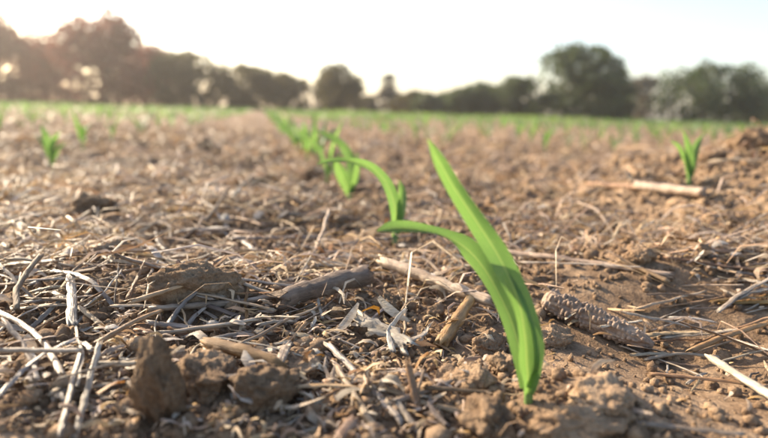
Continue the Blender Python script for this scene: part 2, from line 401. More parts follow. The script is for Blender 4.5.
seedling_from('large sharp maize seedling with two broad leaves in the front soil', (529, 403), None,
    [(528.5, 396, D1, .0027), (527.5, 382, D1, .0032), (525, 366, D1 + .001, .0034), (523, 350, D1 + .002, .0014)],
    [([(527.5, 393, D1 - .003, 8, 0, 5), (528, 380, D1 - .007, 18, 0, 15), (526.5, 362, D1 - .009, 27, 0, 22), (525, 338, D1 - .009, 29, -2, 28), (518, 300, D1 - .009, 25, 10, 20), (499.5, 258, D1 - .010, 22.5, 28, 0),
       (477.5, 223, D1 - .016, 19.5, 32, -10), (455, 189, D1 - .026, 16, 30, -8), (439, 161, D1 - .038, 13, 27, 0), (428, 139, D1 - .05, 1.5, 27, 8)], [.9, .8, .5, .4, .6, .7, .6], .10),
      ([(524, 388, D1 + .000, 8, 5, -10), (520, 352, D1 + .003, 17, 8, -10), (511, 320, D1 + .005, 17, 15, -15), (498, 292, D1 + .006, 15, 35, -20), (483, 267, D1 + .007, 18, 48, 5), (467, 249, D1 + .006, 21, 62, 15), (449, 238, D1 + .003, 16, 76, 40),
        (430, 232, D1 - .002, 13, 90, 55), (406, 228, D1 - .008, 13, 95, 40), (389, 228, D1 - .011, 12, 98, 25), (377, 231, D1 - .013, 2, 98, 20)], [.5, .4, .35, .5, .55, .4, .2], .10),
      ([(528, 386, D1 - .004, 7, 0, 20), (534, 362, D1 - .013, 13, -4, 50), (531, 332, D1 - .014, 12, 4, 60), (521, 300, D1 - .013, 8, 15, 45), (508, 272, D1 - .012, 1, 20, 30)], [.5, .5, .4], .03)])
_b2 = G(395, 245); D2 = (_b2 - CAM).dot(F_)
seedling_from('maize seedling with one long leaf arching over, behind the large one', (395, 245), None,
    [(395, 236, D2, .0036), (396, 224, D2, .0038), (397, 212, D2, .003)],
    [([(395, 236, D2, 7, 0, 20), (396, 215, D2 - .01, 13, 0, 25), (392, 196, D2 - .015, 12, 15, 20), (384, 180, D2 - .02, 11, 40, 20), (370, 167, D2 - .03, 9, 60, 30), (350, 161, D2 - .05, 7, 80, 40), (332, 161, D2 - .06, 6, 90, 40), (317, 164, D2 - .07, 1, 95, 40)], .35, .05),
      ([(397, 232, D2 + .004, 7, 0, -10), (401, 212, D2 + .008, 11, 0, -20), (403, 198, D2 + .01, 9, 0, -20), (403, 188, D2 + .012, 5, 0, -20), (399, 180, D2 + .012, 1, 0, -10)], .5, .03),
      ([(396, 228, D2 - .004, 5, 0, 60), (397, 205, D2 - .008, 6, 0, 60), (399, 192, D2 - .01, 4, 0, 50), (398, 183, D2 - .01, 1, 0, 40)], .5, .03)])
_b3 = G(350, 203); D3 = (_b3 - CAM).dot(F_)
seedling_from('slightly blurred maize seedling third along the row', (350, 203), None,
    [(350, 198, D3, .0036), (350, 190, D3, .0038), (350, 182, D3, .003)],
    [([(349, 196, D3, 5, 0, 20), (344, 181, D3 - .01, 11, 0, 20), (339, 170, D3 - .02, 11, 10, 20), (335, 160, D3 - .03, 2, 10, 20)], .4, .04),
      ([(351, 195, D3, 6, 0, -20), (353, 176, D3 + .01, 10, 0, -10), (350, 158, D3 + .02, 10, 20, 0), (340, 144, D3 + .02, 8, 45, 20), (326, 135, D3 + .02, 6, 60, 30), (314, 131, D3 + .02, 1, 60, 30)], .35, .04),
      ([(351, 194, D3, 4, 0, 50), (355, 176, D3 - .01, 7, 0, 40), (357, 163, D3 - .02, 5, 0, 30), (357, 153, D3 - .02, 1, 0, 30)], .4, .04)])
_b4 = G(689, 186); D4 = (_b4 - CAM).dot(F_)
seedling_from('blurred maize seedling standing behind the thick tan stalk on the right', (689, 186), None,
    [(689, 181, D4, .0034), (689, 173, D4, .0036), (689, 164, D4, .003)],
    [([(689, 180, D4, 5, 0, 20), (688, 163, D4 - .01, 11, 0, 15), (687, 148, D4 - .02, 9, 5, 15), (683, 130, D4 - .03, 1, 10, 15)], .4, .04),
      ([(690, 178, D4, 5, 0, -20), (692, 160, D4 + .01, 9, -8, -10), (696, 146, D4 + .02, 7, -15, 0), (703, 134, D4 + .03, 1, -30, 10)], .4, .04),
      ([(689, 176, D4, 4, 0, 40), (684, 160, D4 - .01, 7, 10, 30), (678, 147, D4 - .02, 5, 25, 20), (671, 141, D4 - .03, 1, 30, 20)], .4, .04)])
# four kinds of seedling, copied along the rows
def seedling_proto(seed, low=False):
    r = random.Random(seed); parts = []
    h = r.uniform(.05, .07)
    parts.append(('stem', stem_mesh('stem', [(0, 0, -.015), (0, 0, .0), (0, 0, h * .6), (0, 0, h)], [.0036, .0036, .0038, .0024], 6), STEM))
    a0 = r.uniform(0, 6.28)
    for k in range(r.choice((3, 4))):
        a = a0 + k * math.pi + r.uniform(-.35, .35); L = r.uniform(.09, .15) * (1 - .12 * (k == 3)); out_ = r.uniform(.35, 1.0); z0 = h * (.35 + .22 * k)
        pts = []; sd_ = []
        for t in (0, .2, .45, .7, 1):
            rad = L * out_ * t * (0.55 + .45 * t); z = z0 + L * (1.05 * t - .62 * out_ * t * t) * (1.1 - .3 * out_)
            pts.append((math.cos(a) * rad, math.sin(a) * rad, z)); sd_.append((-math.sin(a), math.cos(a), .1))
        w = r.uniform(.013, .019)
        parts.append(('leaf', leaf_mesh('leaf', pts, [w * .5, w * .9, w, w * .75, .0008], sd_, .35, n=14, m_=5, seed=seed * 9 + k), LEAF))
    return parts
PROTOS = [seedling_proto(s) for s in (1, 2, 3, 4, 5, 6)]
def place_seedling(x, y, k, rz, s, label, group):
    root = empty('maize_seedling', (x, y, H1(x, y)), rz, s); tag(root, label, 'seedling', group)
    for nm, me, mt in PROTOS[k]: link(nm, me, mt, root)
for (px, py, k, rz, s, lab) in [
    (327, 184, 0, 0.4, 1.0, 'blurred maize seedling fourth along the row'),
    (52, 172, 2, 2.0, 1.05, 'blurred maize seedling nearest the left edge, alone in straw'),
    (83, 152, 3, 1.1, 1.0, 'blurred maize seedling just right of the leftmost one'),
    (112, 142, 1, .2, .9, 'small blurred maize seedling third from the left edge'),
    (545, 154, 5, 2.6, 1.0, 'blurred maize seedling behind the large one, among pale straw'),
    (585, 152, 0, 3.6, .9, 'blurred maize seedling between the two right-hand ones'),
    (450, 146, 2, 5.0, .85, 'small blurred maize seedling right above the large leaf tip')]:
    b = G(px, py); place_seedling(b.x, b.y, k, rz, s, lab, 'maize seedlings nearer by in neighbouring rows')
_r = random.Random(5); NEAR = []; FAR = []
U_MAIN = .5 * ((_b1.x - ROW_SLOPE * _b1.y) + (_b3.x - ROW_SLOPE * _b3.y))
for row in range(-70, 71):
    y = 1.5 if row == 0 else (2.6 if abs(row) < 3 else 2.2)
    while y < 43:
        y += _r.uniform(.11, .20) if row == 0 and y < 5 else _r.uniform(.16, .28)
        if _r.random() < (.14 if y < 8 else .42 + .35 * float(vnoise2(np.array([row * .3]), np.array([y * .12]), 14)[0])): continue
        x = U_MAIN + row * .82 + ROW_SLOPE * y + _r.uniform(-.025, .025)
        if abs(x) > .80 * y + 1.0: continue
        (NEAR if y < 8.5 and abs(x) < .72 * y else FAR).append((x, y, row))
NEAR.sort(key=lambda q: q[1]); FAR += NEAR[285:]; NEAR = NEAR[:285]
_o = 'first second third fourth fifth sixth seventh eighth ninth tenth eleventh twelfth thirteenth fourteenth fifteenth sixteenth seventeenth eighteenth nineteenth twentieth'.split()
ORD = [''] + _o + ['twenty-' + q for q in _o[:9]] + ['thirtieth'] + ['thirty-' + q for q in _o[:9]] + ['fortieth'] + ['forty-' + q for q in _o[:9]] + ['fiftieth'] * 20
ALONG = {}
for x, y, row in NEAR:
    ALONG[row] = ALONG.get(row, 4 if row == 0 else 0) + 1
    lab = 'blurred small maize seedling, %s along the ' % ORD[ALONG[row]] + ('middle row' if row == 0 else '%s row %s of the middle row' % (ORD[abs(row)], 'left' if row < 0 else 'right'))
    place_seedling(x, y, _r.randrange(6), _r.uniform(0, 6.28), _r.uniform(.8, 1.35), lab, 'distant maize seedlings ' + ('in the middle row' if row == 0 else 'in rows to the left' if row < 0 else 'in rows to the right'))
def blades(n, base, L, W, ang, lean, seg=3):
    """n curved blades, one mesh: arrays of base points, lengths, widths, headings, leans."""
    t = np.linspace(0, 1, seg + 1); dx, dy = np.cos(ang), np.sin(ang)
    rad = (L * lean)[:, None] * t ** 1.4; z = L[:, None] * (t - .45 * lean[:, None] * t * t)
    w = W[:, None] * np.array([.6, 1, .8, .05] if seg == 3 else np.linspace(1, .1, seg + 1)) / 2
    V = np.empty((n, seg + 1, 2, 3))
    for k, sg in ((0, -1), (1, 1)):
        V[:, :, k, 0] = base[:, 0, None] + dx[:, None] * rad - dy[:, None] * w * sg
        V[:, :, k, 1] = base[:, 1, None] + dy[:, None] * rad + dx[:, None] * w * sg
        V[:, :, k, 2] = base[:, 2, None] + z
    i = np.arange(n * (seg + 1) * 2).reshape(n, seg + 1, 2)
    Fq = np.stack([i[:, :-1, 0], i[:, :-1, 1], i[:, 1:, 1], i[:, 1:, 0]], -1).reshape(-1, 4)
    au = np.tile(np.array([-.7, .7]), n * (seg + 1)); al = np.tile(np.repeat(t, 2), n)
    return V.reshape(-1, 3), Fq, {'across': au, 'along': al * .9}
FB = np.array([(x, y, 0) for x, y, _ in FAR]); FB[:, 2] = H(FB[:, 0], FB[:, 1]); FB = np.repeat(FB, 4, 0); n = len(FB)
Vb, Fb, Ab = blades(n, FB, RNG.uniform(.10, .19, n), RNG.uniform(.014, .022, n), RNG.uniform(0, 6.28, n), RNG.uniform(.2, .9, n))
tag(link('seedling_rows', mesh_np('seedling_rows', Vb, Fb, attrs=Ab), LEAF), 'blurred green mass of far maize seedlings towards the trees', 'seedlings', kind='stuff')
n = 9000
gx_ = RNG.uniform(-46, 46, 4 * n); gx_ = gx_[RNG.random(4 * n) < np.clip(.45 + .6 * vnoise2(gx_ * .35, gx_ * 0, 15), .08, 1)][:n]; n = len(gx_)
GB = np.stack([gx_, RNG.uniform(40, 49, n), np.zeros(n)], -1)
Vb, Fb, Ab = blades(n, GB, RNG.uniform(.12, .42, n), RNG.uniform(.02, .05, n), RNG.uniform(0, 6.28, n), RNG.uniform(.1, .7, n))
tag(link('grass', mesh_np('grass', Vb, Fb, attrs=Ab), GRASS), 'band of bright green grass along the foot of the trees', 'grass', kind='stuff')

# ------------------------------------------------------------------ trees
def limb(p0, p1, r0, r1, n=6):
    p0, p1 = np.array(p0, float), np.array(p1, float); T = (p1 - p0) / np.linalg.norm(p1 - p0)
    S = np.cross(T, (0.3, 1, .2)); S /= np.linalg.norm(S); U = np.cross(S, T); a = np.linspace(0, 2 * np.pi, n, endpoint=False)
    ring = np.cos(a)[:, None] * S + np.sin(a)[:, None] * U
    mid = (p0 + p1) / 2 + S * .04 * np.linalg.norm(p1 - p0)
    V = np.concatenate([p0 + ring * r0, mid + ring * (r0 + r1) / 2, p1 + ring * r1]); i = np.arange(3 * n).reshape(3, n); j = np.roll(i, -1, 1)
    return V, np.stack([i[:-1], j[:-1], j[1:], i[1:]], -1).reshape(-1, 4)
def tree(px, top, wpx, dist, mat, label, seed, base=None, leaves=3600, lo=.12, spread=1.0):
    """A tree standing at distance dist whose crown is about wpx wide and reaches up to picture row top."""
    hor = 112 + (px - 384) * .0297
    x = (px - 384) / FPX * dist; h = (hor - top) / FPX * dist; w = 1.2 * wpx / FPX * dist
    r = np.random.default_rng(seed); root = empty('tree', (x, dist, 0)); tag(root, label, 'tree', 'trees lining the far edge of the field')
    Vs, Fs, o = [], [], 0
    def add(a):
        nonlocal o
        Vs.append(a[0]); Fs.append(a[1] + o); o += len(a[0])
    th = h * .35; add(limb((0, 0, -.2), (0.1, 0, th), .035 * h, .022 * h, 8))
    lobes = []
    for k in range(18):
        a = r.uniform(0, 6.28); q = r.uniform(0, 1) ** .5; zz = r.uniform(lo + .06, .80)
        env = math.sqrt(max(.1, 1 - (max(0, zz - .38) / .56) ** 2)); sz = r.uniform(.15, .24) * min(w, h * 1.1) * spread
        rad = q * max(.05, w * .5 * env - sz * .75)
        c = np.array((math.cos(a) * rad, math.sin(a) * rad, min(h * zz, h - sz * .8)))
        lobes.append((c, sz)); add(limb((0.1, 0, th * r.uniform(.5, 1)), c, .014 * h, .004 * h, 5))
    lobes.append((np.array((r.uniform(-.12, .12) * w, 0, h * .86)), .15 * min(w, h)))
    link('trunk', mesh_np('trunk', np.concatenate(Vs), np.concatenate(Fs)), BARK, root)
    # twigs of small leaf clumps through the crown's volume
    cs, ss = zip(*lobes); wts = np.array([s ** 2 for s in ss]); pick = r.choice(len(lobes), leaves, p=wts / wts.sum())
    dv = r.normal(size=(leaves, 3)); dv /= np.linalg.norm(dv, axis=1)[:, None]; rr = r.uniform(.05, 1, leaves) ** .45
    rr = rr * (1 + .5 * vnoise3(dv * 2.2 + np.array(pick)[:, None] * 3.1, 2))
    Pn = np.array(cs)[pick] + dv * (np.array(ss)[pick] * rr)[:, None] * np.array((1, 1, .85)); Pn[:, 2] = np.clip(Pn[:, 2], h * lo * .4, h * 1.0)
    hf = r.random(leaves) < .30; nh = int(hf.sum()); zz = r.uniform(.0, .9, nh); aa = r.uniform(0, 6.283, nh)
    env = np.sqrt(np.clip(1 - (np.clip(zz - .36, 0, 1) / .58) ** 2, .02, 1)) * (.80 + .20 * np.clip(zz / .25, 0, 1))
    env = env * (.88 + .55 * vnoise3(np.stack([np.cos(aa) * 2.2, np.sin(aa) * 2.2, zz * 6 + seed * 3.3], -1), 5))
    ra = w * .47 * env * np.sqrt(r.uniform(.02, 1, nh))
    Pn[hf] = np.stack([np.cos(aa) * ra, np.sin(aa) * ra, zz * h * (1 + .0 * aa)], -1)
    sz = r.uniform(.09, .24, leaves) * (h / 7) ** .5
    A = r.normal(size=(leaves, 3)); A /= np.linalg.norm(A, axis=1)[:, None]; B = np.cross(A, r.normal(size=(leaves, 3))); B /= np.linalg.norm(B, axis=1)[:, None]; Cn = np.cross(A, B)
    V = np.stack([Pn - A * sz[:, None] * 1.5, Pn - B * sz[:, None] * .7 + Cn * sz[:, None] * .25, Pn + A * sz[:, None] * 1.5, Pn + B * sz[:, None] * .7 + Cn * sz[:, None] * .25], 1).reshape(-1, 3)
    link('crown', mesh_np('crown', V, np.arange(leaves * 4).reshape(-1, 4), smooth=False), mat, root)
TREES = [
 (-62, 20, 110, 46, FOL_FLARE_BROWN, 'flare-tinted brown tree cut by the left picture edge, farthest left'),
 (2, 8, 88, 44, FOL_FLARE_BROWN, 'tall flare-tinted brown tree at the left picture edge'),
 (52, 36, 66, 50, FOL_FLARE_BROWN, 'lower flare-tinted brown tree in the dip left of the tallest crown'),
 (108, 12, 92, 45, FOL_FLARE_BROWN, 'tall ragged flare-tinted brown tree with a pointed top, second from left'),
 (150, 44, 60, 50, FOL_FLARE_BROWN, 'flare-tinted brown tree filling the step right of the ragged tall one'),
 (190, 48, 76, 46, FOL_OLIVE, 'brownish round tree sloping down to the right'),
 (246, 61, 66, 47, FOL_OLIVE, 'dark olive tree with a long low crown'),
 (283, 70, 50, 50, FOL_OLIVE, 'low dark olive tree before the first gap'),
 (334, 62, 50, 48, FOL_OLIVE, 'small round olive tree standing clear in the middle'),
 (362, 93, 30, 56, FOL_OLIVE, 'low shrub right of the small round olive tree'),
 (403, 91, 34, 53, FOL_OLIVE, 'low olive shrub at the foot of the thin pale tree'),
 (386, 70, 22, 55, FOL_PALE, 'thin pale little tree in the bright gap'),
 (424, 90, 30, 50, FOL_GREEN, 'small dark bush between the low bushes left of centre'),
 (457, 84, 36, 49, FOL_GREEN, 'round low green bush just left of the middling tree'),
 (412, 88, 24, 52, FOL_OLIVE, 'low dark bush right of the bright gap'),
 (440, 90, 34, 54, FOL_GREEN, 'low green bush in the sagging part of the tree line'),
 (476, 80, 44, 50, FOL_GREEN, 'green tree of middling height left of the tall green one'),
 (512, 74, 48, 48, FOL_GREEN, 'bushy green tree leaning against the tall green one'),
 (568, 41, 84, 46, FOL_GREEN, 'tall dark green tree with a broad crown right of centre'),
 (604, 66, 44, 50, FOL_GREEN, 'green shoulder tree sloping down right of the tall one'),
 (634, 72, 30, 54, FOL_PALE, 'pale thin tree in the gap between two dark crowns'),
 (694, 60, 88, 45, FOL_GREEN, 'wide round dark green tree near the right edge'),
 (738, 82, 46, 49, FOL_GREEN, 'lower dark green tree right of the wide round one'),
 (776, 78, 56, 47, FOL_GREEN, 'dark green tree cut by the right picture edge'),
 (835, 58, 90, 48, FOL_GREEN, 'green tree just beyond the right picture edge')]
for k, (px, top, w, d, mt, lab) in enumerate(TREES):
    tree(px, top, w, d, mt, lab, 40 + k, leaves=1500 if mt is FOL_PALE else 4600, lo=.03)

# ------------------------------------------------------------------ clods
CLODS = [clod_mesh('clod', 100 + k, 3, (random.uniform(.8, 1.3), random.uniform(.8, 1.2), random.uniform(.6, .9))) for k in range(14)]
for (px, py, s, ax, seed, rz, lab) in [
    (156, 424, .0165, (.80, .62, 1.9), 1, .2, 'tall upright block of brown soil standing in the front straw'),
    (195, 300, .030, (1.25, .7, .75), 2, .3, 'wedge-shaped brown clod left of the thick root piece'),
    (300, 372, .017, (1.2, .9, .7), 3, .8, 'rounded clod in shade below the curled bark'),
    (262, 400, .020, (1.1, .9, .8), 4, 1.2, 'dark clod at the front beside the pale shard'),
    (205, 385, .018, (1.1, .9, .9), 5, 2.1, 'dark clod right against the tall soil block'),
    (556, 342, .012, (1.3, .9, .8), 6, .1, 'brown clod touching the left end of the old cob'),
    (488, 350, .013, (1.1, 1, .8), 7, .7, 'small crumbly clod left of the large seedling stem'),
    (505, 372, .011, (1.1, 1, .9), 8, 1.7, 'small clod at the foot of the large seedling'),
    (470, 385, .012, (1.2, 1, .8), 9, 2.7, 'small clod left of the front twig'),
    (575, 432, .017, (1.6, 1.0, .6), 10, .3, 'broad crumbly lit clod in front of the large seedling'),
    (600, 405, .018, (1.4, .9, .6), 11, .9, 'flat crumbly clod right of the large seedling'),
    (490, 425, .015, (1.3, .9, .7), 12, 1.9, 'crumbly clod at the bottom edge, left of the seedling'),
    (110, 262, .022, (1.3, .8, .7), 13, .9, 'brown clod half buried in straw on the left'),
    (92, 215, .028, (1.3, .7, .7), 14, .1, 'broad brown clod far back in the left straw'),
    (205, 268, .016, (1.2, .8, .8), 15, 1.3, 'rounded clod behind the wedge-shaped one'),
    (640, 262, .014, (1.3, .9, .7), 16, .5, 'pale clod above the long ribbed stalk'),
    (715, 165, .030, (1.2, .8, .8), 17, .5, 'crumbly clod low on the bank at the right'),
    (750, 150, .034, (1.2, .8, .9), 18, 2.5, 'crumbly clod high on the bank at the right'),
    (390, 310, .012, (1.1, 1, .9), 19, 2.5, 'small lit clod under the pale stick'),
    (295, 262, .012, (1.1, 1, .9), 20, .5, 'small round clod above the thick root piece')]:
    g = G(px, py); o = link('soil_clod', clod_mesh('soil_clod', 500 + seed, 5, ax, 4, .27) if seed > 1 else clod_mesh('soil_clod', 511, 5, ax, 4, .30, .85), CLOD)
    o.scale = (s, s, s); o.rotation_euler = ((.12, -.10, rz) if seed == 1 else (0, 0, rz)); o.location = (g.x, g.y, H1(g.x, g.y) + s * ax[2] * (.72 if seed == 1 else .35))
    tag(o, lab, 'clod', 'larger clods of soil')
MARKS = [((529, 404), 'the foot of the large seedling'), ((157, 402), 'the tall soil block'), ((195, 300), 'the wedge-shaped clod'), ((323, 292), 'the thick root piece'),
 ((436, 284), 'the thick pale stalk'), ((456, 324), 'the stubby leaning stalk'), ((243, 357), 'the bark curl'), ((387, 337), 'the white husk shreds'), ((413, 390), 'the stubble stump'),
 ((597, 332), 'the old cob'), ((585, 265), 'the long ribbed straw'), ((740, 380), 'the bleached right-edge stalk'), ((735, 335), 'the right-edge straw heap'), ((395, 245), 'the second seedling'),
 ((350, 203), 'the third seedling'), ((52, 172), 'the leftmost seedling'), ((83, 152), 'the two left seedlings'), ((688, 186), 'the seedling on the right'), ((545, 154), 'the seedling among pale straw'), ((670, 192), 'the thick smooth tan stalk'),
 ((73, 300), 'the upright silvery blade'), ((24, 284), 'the dark curved stem'), ((206, 216), 'the curved brown stem'), ((40, 352), 'the left-edge brown stick'), ((215, 305), 'the knotty grey stick'), ((282, 239), 'the thin level grey straw'),
 ((92, 215), 'the broad clod far left'), ((730, 160), 'the bank at the right'), ((327, 184), 'the fourth seedling'), ((660, 300), 'the smooth soil at the right'), ((450, 190), 'the large leaf tip'), ((600, 215), 'the crumbly soil at the right'), ((150, 185), 'the middle of the left straw'), ((250, 170), 'the soil left of the third seedling'), ((30, 420), 'the bottom left corner'), ((300, 420), 'the front shade'), ((700, 425), 'the bottom right corner')]
MARKS = [(G(*p), t) for p, t in MARKS]
def mark(x, y, rank=0):
    g, t = sorted(MARKS, key=lambda q: math.hypot(q[0].x - x, q[0].y - y) / (.3 + q[0].y))[rank]
    u, v = x / y - g.x / g.y, .8 * (y - g.y) / g.y
    return ('right of ' if u > 0 else 'left of ') + t if abs(u) > abs(v) else ('behind ' if v > 0 else 'in front of ') + t
USED = set()
def only(fmt, x, y):            # the label that no other piece has, told by the nearest landmark that sets it apart
    for k in range(8):
        lab = fmt % mark(x, y, k)
        if lab not in USED: break
    USED.add(lab); return lab
def heading(yaw):
    a = math.degrees(yaw) % 180
    return 'lying crosswise' if a < 25 or a > 155 else 'pointing away' if 65 < a < 115 else 'slanting rightward' if a <= 65 else 'slanting leftward'
SHAPE = ['rounded', 'blocky', 'wedge-like', 'flattish', 'angular', 'lumpy', 'oblong', 'squat', 'rough', 'pitted', 'knobbly', 'sharp-edged', 'stubby', 'uneven']
cnt = 0; _r = random.Random(21)
while cnt < 290:
    d = .30 * (3.6 / .30) ** _r.random(); x = _r.uniform(-.72, .72) * d; y = d
    if cnt > 240: x, y = _r.gauss(.84, .10), _r.gauss(1.10, .16); d = y
    sm = float(smooth_mask(np.array([x]), np.array([y]))[0])
    if sm > .35 and _r.random() < .9: continue
    s = min(.034 if d > .7 else .0095, .0055 * math.exp(_r.gauss(0, .5)) * (.9 + .9 * d))
    ki = _r.randrange(14); o = link('soil_clod', CLODS[ki], CLOD)
    o.scale = (s * _r.uniform(.85, 1.3), s * _r.uniform(.85, 1.3), s); o.rotation_euler = (_r.uniform(-.4, .4), _r.uniform(-.4, .4), _r.uniform(0, 6.3))
    o.location = (x, y, H1(x, y) + s * .3)
    z_ = 'among the front residue' if d < .6 else 'in the middle distance' if d < 1.3 else 'far back before the blurred rows'
    sz_ = 'tiny' if s < .005 else 'small' if s < .007 else 'walnut-sized' if s > .012 else 'thumb-sized'
    tag(o, only('%s %s crumb of soil lying %%s' % (sz_, SHAPE[ki]), x, y), 'clod', 'small loose clods ' + z_); cnt += 1
# countless crumbs
def crumbs(n):
    d = np.exp(RNG.uniform(math.log(.27), math.log(4.5), n * 2)); x = RNG.uniform(-.85, .85, n * 2) * (d + .05); y = d
    keep = RNG.random(n * 2) > smooth_mask(x, y) * .85; x, y = x[keep][:n], y[keep][:n]; e = n // 4
    x = np.concatenate([x, RNG.uniform(-1.6, 1.6, e)]); y = np.concatenate([y, RNG.uniform(-.5, 2.0, e)]); n = len(x)
    s = .0019 * np.exp(RNG.normal(0, .5, n)) * (.7 + .8 * np.clip(y, 0, 3)); s = np.clip(s, .0007, .011)
    D, Fq = _ICO[1]; D, Fq = D[:], Fq[:]
    V = D[None] * (1 + RNG.uniform(-.28, .28, (n, len(D), 1))) * s[:, None, None] * RNG.uniform(.7, 1.25, (n, 1, 3))
    V[..., 0] += x[:, None]; V[..., 1] += y[:, None]; V[..., 2] += (H(x, y) + s * .35)[:, None]
    Fq = (Fq[None] + (np.arange(n) * len(D))[:, None, None]).reshape(-1, 3)
    tag(link('soil_crumbs', mesh_np('soil_crumbs', V.reshape(-1, 3), Fq), SOIL), 'countless tiny crumbs of brown soil over the field', 'soil', kind='stuff')
crumbs(26000)

# ------------------------------------------------------------------ straw, one by one
def rest(x, y, yaw, L, r, dz=0.0, pitch=None):
    t = np.linspace(-.5, .5, 9) * L; h = H(x + t * math.cos(yaw), y + t * math.sin(yaw))
    k = np.polyfit(t, h, 1)[0] if pitch is None else pitch
    z0 = np.sort(h - k * t)[-2] + r * .55 + dz
    c = math.atan(k); X = Vector((math.cos(yaw) * math.cos(c), math.sin(yaw) * math.cos(c), math.sin(c)))
    ctr = Vector((x, y, z0)); return frame(ctr - X * .5, ctr + X * .5)
def stalk(name, label, p1, p2, tpx, kind, mat, bend=0, arch=0, l1=0.0, l2=0.0, twist=0, roll=0, segs=14, nodes=0, taper=.9, cat='stalk', wig=.012, seed=0):
    a, b = G(*p1, l1), G(*p2, l2); L = (b - a).length; d = .5 * ((a - CAM).dot(F_) + (b - CAM).dot(F_)); r = tpx * d / FPX / 2
    V, Fq = sweep(L, r * (.82 if tpx < 10 else 1), kind, bend * .7, arch * .6, twist, segs, random.Random(seed or int(p1[0] * 7 + p1[1])), taper, True, wig, nodes)
    o = link(name, mesh_np(name, V, Fq), mat); o.matrix_world = Matrix.Translation((0, 0, r * .5)) @ frame(a, b, roll)
    tag(o, label, cat, 'pieces of dead crop residue')
    return o
